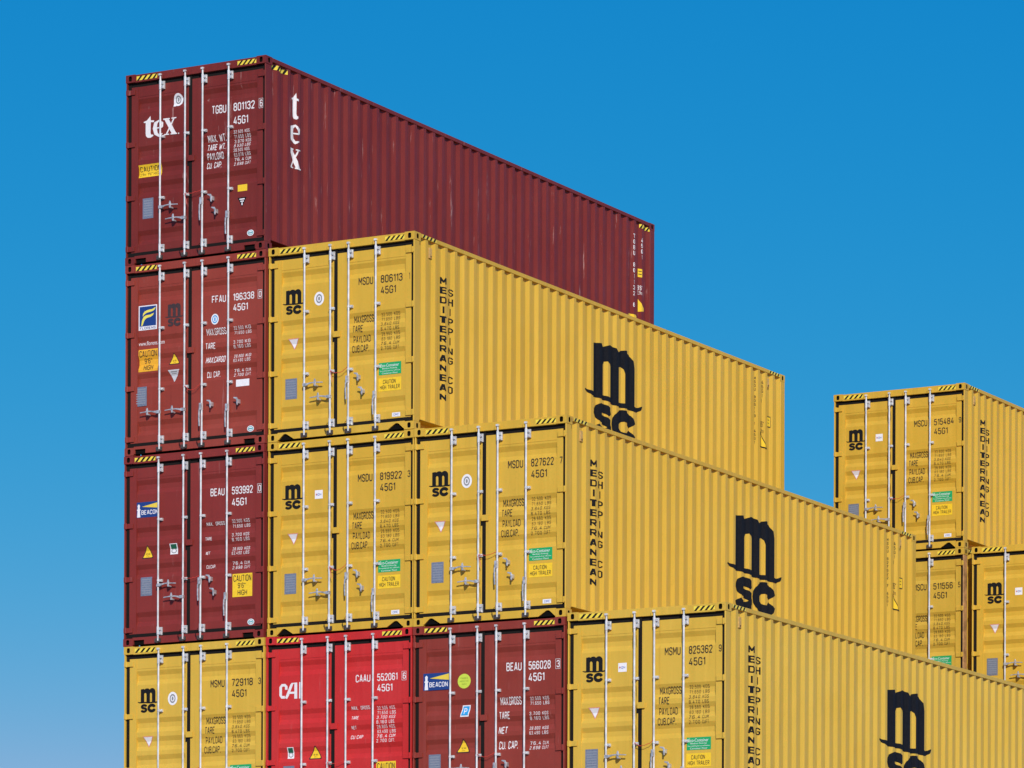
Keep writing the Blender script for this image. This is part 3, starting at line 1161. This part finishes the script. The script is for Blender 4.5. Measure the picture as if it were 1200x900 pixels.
def mark_ffau(spec, root, dl, dr, side):
    drape('logo', flag_logo(.088, .220, .216, .345), dl, 'door')
    drape('painted_out_logo', groups_to_items(fit_groups(msc_logo(), .278, .408, .222, .342), FADEDLOGO()), dl, 'door')
    drape('web_lettering', [(text('www.florens.com', .075, .268, .402, .424), WHITE(), 0)], dl, 'door')
    drape('caution_sticker', caution(.088, .226, .446, .563, HIGH3, ORANGE()), dl, 'door')
    drape('warning_triangle', warn_triangle(.341, .476, .540, .082), dl, 'door')
    u = .341
    drape('hazard_triangle', [([[(u - .041, .568), (u + .041, .568), (u, .632)]], plain('silver_vinyl', (.55, .57, .58), .35), 0), (rect(u - .022, u + .022, .576, .581) + rect(u - .016, u + .016, .586, .590), GREYINK(), 1)], dl, 'door')
    drape('data_plate', plate(.066, .150, .642, .743), dl, 'door', flat=PO - .006)
    serial(dr, 'FFAU', '196338', '0', WHITE(), v0=.207, dv=.038, gv=.054, cu=(.942, .966))
    lab = [('MAX.GROSS', .572, .710, .376, .410), ('TARE', .570, .636, .450, .483), ('MAX.CARGO', .570, .706, .522, .556), ('CU. CAP.', .574, .668, .598, .630)]
    rows = [('32.500', 'KG'), ('71.650', 'LBS'), ('3.700', 'KG'), ('8.160', 'LBS'), ('28.800', 'KG'), ('63.490', 'LBS'), ('76.4', 'CU.M.'), ('2.700', 'CU.FT.')]
    weights(dr, lab, rows, WHITE(), lines=[.378, .401, .451, .474, .523, .546, .598, .621], nu=(.766, .885))
    drape('sticker', [(disc(.634, .329, .027, .028), VINYL(), 0), (ring(.634, .329, .020, .021, .3, 16), SKYB(), 1), (rect(.629, .639, .32, .338), SKYB(), 2)], dr, 'door')
    drape('sticker', [(rect(.785, .878, .656, .692), VINYL(), 0)], dr, 'door')
    drape('sticker', oval(.888, .916), dr, 'door')


def mark_beacon(spec, root, dl, dr, side):
    a = spec['variant'] == 0
    if a:
        drape('logo', beacon_logo(.078, .246, .245, .326), dl, 'door')
        drape('warning_triangle', warn_triangle(.160, .468, .542, .086), dl, 'door')
        drape('sticker', green_white(.320, .374, .475, .530), dl, 'door')
        drape('data_plate', plate(.114, .196, .640, .738), dl, 'door')
        serial(dr, 'BEAU', '593992', '0', WHITE(), v0=.207, dv=.040, gv=.060)
        lab = [('MAX.  GROSS', .582, .711, .381, .399), ('TARE', .578, .622, .458, .475), ('NET', .578, .606, .532, .549), ('CU.CAP.', .578, .645, .602, .620)]
        drape('caution_sticker', caution(.770, .909, .660, .780, HIGH3), dr, 'door')
        drape('sticker', oval(.900, .914), dr, 'door')
        lines = [.377, .402, .448, .472, .520, .543, .594, .617]
    else:
        drape('logo', beacon_logo(.064, .236, .238, .324), dl, 'door', flat=PO - .0085)
        drape('sticker', [(disc(.334, .287, .043, .037), LIME(), 0), (text('PASSED', .310, .358, .268, .276) + text('INSPECTION', .306, .362, .284, .291) + text('SAFE', .318, .350, .299, .306), plain('olive_ink', (.25, .33, .03), .5), 1)], dl, 'door')
        drape('sticker', [([[(.320, .408), (.372, .408), (.364, .466), (.308, .466)]], VINYL(), 0), ([[(.325, .413), (.366, .413), (.359, .460), (.314, .460)]], SKYB(), 1), (text('P', .331, .350, .422, .452), VINYL(), 2)], dl, 'door')
        drape('warning_triangle', warn_triangle(.328, .572, .648, .096), dl, 'door')
        drape('data_plate', plate(.100, .180, .648, .752), dl, 'door')
        serial(dr, 'BEAU', '566028', '3', WHITE(), v0=.209, dv=.042, gv=.058, nu=(.757, .900), cu=(.938, .963))
        lab = [('MAX.GROSS', .570, .706, .380, .420), ('TARE', .568, .633, .453, .490), ('NET', .563, .618, .527, .563), ('CU. CAP.', .562, .686, .600, .640)]
        lines = [.386, .409, .461, .484, .534, .558, .608, .632]
        drape('sticker', oval(.900, .914), dr, 'door')
    rows = [('32.500', 'KGS'), ('71.650', 'LBS'), ('3.700', 'KGS'), ('8.160', 'LBS'), ('28.800', 'KGS'), ('63.490', 'LBS'), ('76.4', 'CU.M.'), ('2.698', 'CU.FT')]
    weights(dr, lab, rows, WHITE(), lines=lines, nu=(.764, .886))


def mark_cai(spec, root, dl, dr, side):
    drape('logo', groups_to_items(fit_groups(cai_logo(), .086, .246, .240, .324), WHITE()), dl, 'door')
    drape('sticker', green_white(.140, .184, .572, .630), dl, 'door')
    drape('warning_triangle', warn_triangle(.334, .566, .640, .094), dl, 'door')
    drape('data_plate', plate(.115, .192, .668, .77), dl, 'door')
    serial(dr, 'CAAU', '552061', '6', WHITE(), v0=.222, dv=.038, gv=.054, nu=(.758, .895), cu=(.930, .956))
    lab = [('MAX.  GROSS', .582, .706, .381, .399), ('TARE', .582, .628, .431, .448), ('NET', .582, .614, .481, .498), ('CU CAP', .578, .660, .529, .548)]
    rows = [('32.505', 'KGS.'), ('71.650', 'LBS'), ('3.700', 'KGS'), ('8.160', 'LBS.'), ('28.805', 'KGS.'), ('63.490', 'LBS'), ('76.4', 'CUM'), ('2.700', 'CUFT.')]
    weights(dr, lab, rows, WHITE(), lines=[.388 + .0238 * i for i in range(8)], nu=(.754, .878))
    drape('caution_sticker', caution(.754, .886, .670, .790, HIGH3), dr, 'door')


MARK = {'yellow': mark_yellow, 'maroon': mark_tex, 'brick': mark_ffau, 'oxblood': mark_beacon, 'rustred': mark_beacon, 'scarlet': mark_cai}
ROD_U = (.252, .430, .555, .740)


def make_container(spec):
    c = spec.get('tone', spec['colour'])
    root = bpy.data.objects.new('shipping_container', None)
    COL.objects.link(root)
    root['label'] = spec['label']
    root['category'] = 'shipping container'
    root['group'] = spec['group']
    root.empty_display_size = .3
    rusty = spec.get('rust', .2)
    for sx in (-1, 1):
        for back in (False, True):
            for top in (False, True):
                add('corner_casting', casting_mesh(c, sx, back, top, rusty if top else .15), root,
                    (sx * W / 2, L if back else 0, H if top else 0))
            post = add('corner_post', post_mesh(c, sx, back, bool(spec.get('rusty_post')) and sx == 1 and not back), root, (sx * W / 2, L if back else 0, 0))
            if spec.get('rusty_post') and sx == 1 and not back:
                post['label'] = 'rust-stained corner post'
        rail = add('top_side_rail', top_rail_mesh(c, sx), root)
        if sx == 1 and c.startswith('yellow'):
            drape('hazard_stripe', hazard(.22, .62, .003, .020, .04, 4), rail, 'side', flat=W / 2 - .001)
            drape('hazard_stripe', hazard(L - .60, L - .20, .003, .020, .04, 4), rail, 'side', flat=W / 2 - .001)
        add('bottom_side_rail', bottom_rail_mesh(c, sx), root)
        sd = add('side_panel', side_mesh(c, sx), root)
        if sx == 1:
            side = sd
    hd = add('door_header', header_mesh(c), root)
    for a, b in ((.078, .228), (.800, .932)):
        drape('hazard_stripe', hazard(a, b, .012, .034, .024, 4), hd, 'door', flat=.005)
    add('door_sill', sill_mesh(c, 'trapezoid' if c.startswith('yellow') else 'slot'), root)
    add('end_panel', end_mesh(c), root)
    add('roof_panel', roof_mesh(c), root)
    add('underfloor', floor_mesh(c), root)
    dl = add('door', door_mesh(c, 'left'), root)
    dr = add('door', door_mesh(c, 'right'), root)
    hv = spec.get('handles', (.722, .795))
    low = c == 'brick'
    for d, which, sx in ((dl, 'left', -1), (dr, 'right', 1)):
        add('door_gasket', gasket_mesh(which), d)
        for v in (.092, .367, .648, .915):
            add('hinge', hinge_mesh(c, sx), d, (sx * W / 2, 0, Z(v)))
        for i in (0, 1):
            u = ROD_U[i if which == 'left' else 2 + i]
            add('locking_rod', rod_mesh(), d, (X(u), -.004, 0))
            for v, big in ((.076, True), (.345, False), (.665, False), (.930, True)):
                add('rod_bracket', bracket_mesh(big), d, (X(u), 0, Z(v)))
            if which == 'left':
                if low:
                    add('door_handle', handle_mesh('left'), d, (X(u), 0, Z(hv[0])))
                    add('handle_catch', catch_mesh('cross'), d, (X(u) - .19, 0, Z(hv[0]) + .012))
                else:
                    add('door_handle', handle_mesh('right' if i == 0 else 'left'), d, (X(u), 0, Z(hv[i])))
                    add('handle_catch', catch_mesh('cross'), d, (X(u) + (.20 if i == 0 else -.18), 0, Z(hv[i]) + .012))
            else:
                add('door_handle', handle_mesh('down'), d, (X(u), 0, Z(hv[i] - .005 + .018 * i)))
                cu, cv = ((.618, hv[0] - .012), (.646, hv[1] - .012)) if not low else ((.615, .772), (.805, .772)), None
                cu = cu[i]
                add('handle_catch', catch_mesh('hook'), d, (X(cu[0]), 0, Z(cu[1])))
    add('door_latch', latch_mesh(c), dl)
    add('tie_cord', cord_mesh(), dr)
    add('tie_cord', cord_mesh(), dl, (X(.43) - X(.555), 0, 0))
    add('seal_wire', wire_mesh(spec['seed']), dr)
    if c.startswith('yellow') and spec.get('side'):
        for y in (.50, L - .62):
            add('vent_cover', vent_mesh(c), side, (side_x(y), y, H - .22))
    MARK[spec['colour']](spec, root, dl, dr, side)
    root.location = spec['loc']
    root.rotation_euler = (spec.get('pitch', 0), 0, spec.get('yaw', 0))
    return root


# ---------------------------------------------------------------- the stacks
XL = [0.0, 2.4822, 4.9223, 7.3874]
FRONT = 'front stack of shipping containers'
BACK = 'stack of yellow containers behind on the right'
ZTOP = 7 * TIER                         # seven tiers above the yard


def place(col, row, dx=0.0, yaw=0.0, dz=0.0, dy=0.0, pitch=0.0):
    return dict(loc=(XL[col] + W / 2 + dx, dy, ZTOP - row * TIER - H + dz), yaw=yaw, pitch=pitch)


SPECS = [
    dict(colour='maroon', label='dark maroon container on top of the tallest column, white lettering on its long side', group=FRONT, seed=1, handles=(.716, .786), rust=.35, **place(0, 0, -.008, -.0050)),
    dict(colour='brick', label='brick red container with blue and yellow flag logo, second in the left column', group=FRONT, seed=2, handles=(.785, .785), **place(0, 1, .0)),
    dict(colour='oxblood', variant=0, label='dark red container with blue lighthouse logo, above a yellow one in the left column', group=FRONT, seed=3, handles=(.690, .760), **place(0, 2, -.006)),
    dict(colour='yellow', number=('MSMU', '729118', '3'), round=True, label='yellow container numbered 729118, below the dark red container in the left column', group=FRONT, seed=4, tone='yellow_pale', **place(0, 3, .010)),
    dict(colour='yellow', number=('MSDU', '806113', '1'), round=True, side=True, label='yellow container numbered 806113, its long side in front of the maroon one', group=FRONT, seed=5, rust=.25, **place(1, 1, .004, -.001, 0, 0, .0020)),
    dict(colour='yellow', number=('MSDU', '819922', '3'), label='yellow container numbered 819922, directly above the scarlet container', group=FRONT, seed=6, tone='yellow_warm', **place(1, 2, .0)),
    dict(colour='scarlet', label='scarlet container with white angular lettering, between a yellow and a brick red one', group=FRONT, seed=7, handles=(.755, .80), **place(1, 3, -.02)),
    dict(colour='yellow', number=('MSDU', '827622', '7'), round=True, side=True, label='yellow container numbered 827622, with a rusty top corner, above a brick red container', group=FRONT, seed=8, rust=.55, **place(2, 2, .014, .0050, -.004)),
    dict(colour='rustred', variant=1, label='brick red container with a blue lighthouse logo and a round lime sticker', group=FRONT, seed=9, handles=(.730, .795), **place(2, 3, .008, 0, -.003)),
    dict(colour='yellow', number=('MSMU', '825362', '9'), side=True, label='yellow container numbered 825362, lowest and nearest with its long side showing', group=FRONT, seed=10, rust=.3, tone='yellow_pale', **place(3, 3, .012, 0, .045)),
]
XR, YR, ZR, PR = 4.6124, 14.8233, -2.6313, 2.5672


def place_r(col, row):
    return dict(loc=(XR + W / 2 + col * PR, YR, ZTOP + ZR - row * TIER - H))


SPECS += [
    dict(colour='yellow', number=('MSCU', '515484', '9'), side=True, label='yellow container numbered 515484, top of the farther stack against the sky', group=BACK, seed=11, rust=.4, tone='yellow_warm', **place_r(0, 0)),
    dict(colour='yellow', number=('MSCU', '511556', '5'), rusty_post=True, label='yellow container numbered 511556 with a rusty corner post, half hidden behind the front stack', group=BACK, seed=12, rust=.6, tone='yellow_dull', **place_r(0, 1)),
    dict(colour='yellow', label='yellow container with a square white sticker beside container 511556, cut by the picture edge', group=BACK, seed=13, **place_r(1, 1)),
]
jit = random.Random(11)
for s in SPECS:                                # stacked by crane: nothing lines up to the millimetre
    x, y, z = s['loc']
    s['loc'] = (x + jit.uniform(-.006, .006), y + jit.uniform(-.018, .018), z)
    s['yaw'] = s.get('yaw', 0) + jit.uniform(-.0006, .0006)
    make_container(s)

# ---------------------------------------------------------------- the yard
def ground():
    m, nt, b = new_mat('yard_concrete')
    n, k = nt.nodes, nt.links
    geo = n.new('ShaderNodeNewGeometry')
    t = n.new('ShaderNodeTexNoise')
    t.inputs['Scale'].default_value = .35
    t.inputs['Detail'].default_value = 8
    k.new(geo.outputs['Position'], t.inputs['Vector'])
    r = n.new('ShaderNodeValToRGB')
    r.color_ramp.elements[0].color = (.16, .155, .145, 1)
    r.color_ramp.elements[1].color = (.30, .29, .27, 1)
    k.new(t.outputs['Fac'], r.inputs['Fac'])
    k.new(r.outputs['Color'], b.inputs['Base Color'])
    b.inputs['Roughness'].default_value = .9
    mb = MB()
    R = 3000
    N = 12
    for i in range(N):
        for j in range(N):
            x0, y0, s = -R + 2 * R * i / N, -R + 2 * R * j / N, 2 * R / N
            mb.quad((x0, y0, 0), (x0 + s, y0, 0), (x0 + s, y0 + s, 0), (x0, y0 + s, 0))
    me = mb.mesh('ground', [m])
    o = bpy.data.objects.new('ground', me)
    COL.objects.link(o)
    o['kind'] = 'structure'
    o['label'] = 'grey concrete container yard'


ground()

# ---------------------------------------------------------------- daylight
world = bpy.data.worlds.new('World')
scene.world = world
world.use_nodes = True
nt = world.node_tree
bg = nt.nodes['Background']
sky = nt.nodes.new('ShaderNodeTexSky')
sky.sky_type = 'NISHITA'
sky.sun_disc = False
sky.sun_elevation = math.asin(SUN_TO.z)
sky.sun_rotation = math.atan2(SUN_TO.x, SUN_TO.y)
sky.altitude = 1500
sky.air_density = 1.0
sky.dust_density = 0.0
sky.ozone_density = 6.0
# tone response of the sky, channel by channel: gain * value ** power (deep cyan blue overhead, paler low down)
sep = nt.nodes.new('ShaderNodeSeparateColor')
com = nt.nodes.new('ShaderNodeCombineColor')
nt.links.new(sky.outputs['Color'], sep.inputs['Color'])
STRENGTH = 0.10
for ch, gain, power in (('Red', 9.8, 3.6), ('Green', 0.599, 0.723), ('Blue', 0.693, 0.28)):
    mu = nt.nodes.new('ShaderNodeMath')
    mu.operation = 'MULTIPLY'
    mu.inputs[1].default_value = STRENGTH
    pw = nt.nodes.new('ShaderNodeMath')
    pw.operation = 'POWER'
    pw.inputs[1].default_value = power
    ga = nt.nodes.new('ShaderNodeMath')
    ga.operation = 'MULTIPLY'
    ga.inputs[1].default_value = gain / STRENGTH
    nt.links.new(sep.outputs[ch], mu.inputs[0])
    nt.links.new(mu.outputs[0], pw.inputs[0])
    nt.links.new(pw.outputs[0], ga.inputs[0])
    nt.links.new(ga.outputs[0], com.inputs[ch])
nt.links.new(com.outputs['Color'], bg.inputs['Color'])
bg.inputs['Strength'].default_value = STRENGTH

sun = bpy.data.lights.new('sun', 'SUN')
sun.energy = 4.0
sun.angle = math.radians(0.5)
sun.color = (1.0, 0.95, 0.88)
so = bpy.data.objects.new('sun', sun)
COL.objects.link(so)
so.location = (20, -30, 40)
so.rotation_euler = SUN_TO.to_track_quat('Z', 'Y').to_euler()

# ---------------------------------------------------------------- camera
cam = bpy.data.cameras.new('camera')
co = bpy.data.objects.new('camera', cam)
COL.objects.link(co)
YAW, ROLL = -0.5063, 0.0042
fw = Vector((math.sin(YAW), math.cos(YAW), 0))
rt = Vector((math.cos(YAW), -math.sin(YAW), 0))
up = Vector((0, 0, 1))
R2 = math.cos(ROLL) * rt + math.sin(ROLL) * up
U2 = -math.sin(ROLL) * rt + math.cos(ROLL) * up
pos = Vector((34.9695, -51.2332, ZTOP - 16.2542))
co.matrix_world = Matrix(((R2.x, U2.x, -fw.x, pos.x), (R2.y, U2.y, -fw.y, pos.y), (R2.z, U2.z, -fw.z, pos.z), (0, 0, 0, 1)))
cam.sensor_width = 36
cam.lens = 4928.29 / 1200 * 36
cam.shift_y = (1387.46 - 450) / 1200
cam.clip_start = 0.5
cam.clip_end = 8000
scene.camera = co

scene.view_settings.view_transform = 'Standard'
scene.view_settings.look = 'None'
scene.view_settings.exposure = 0.0
scene.view_settings.gamma = 1.0
scene.render.resolution_x = 1024
scene.render.resolution_y = 768
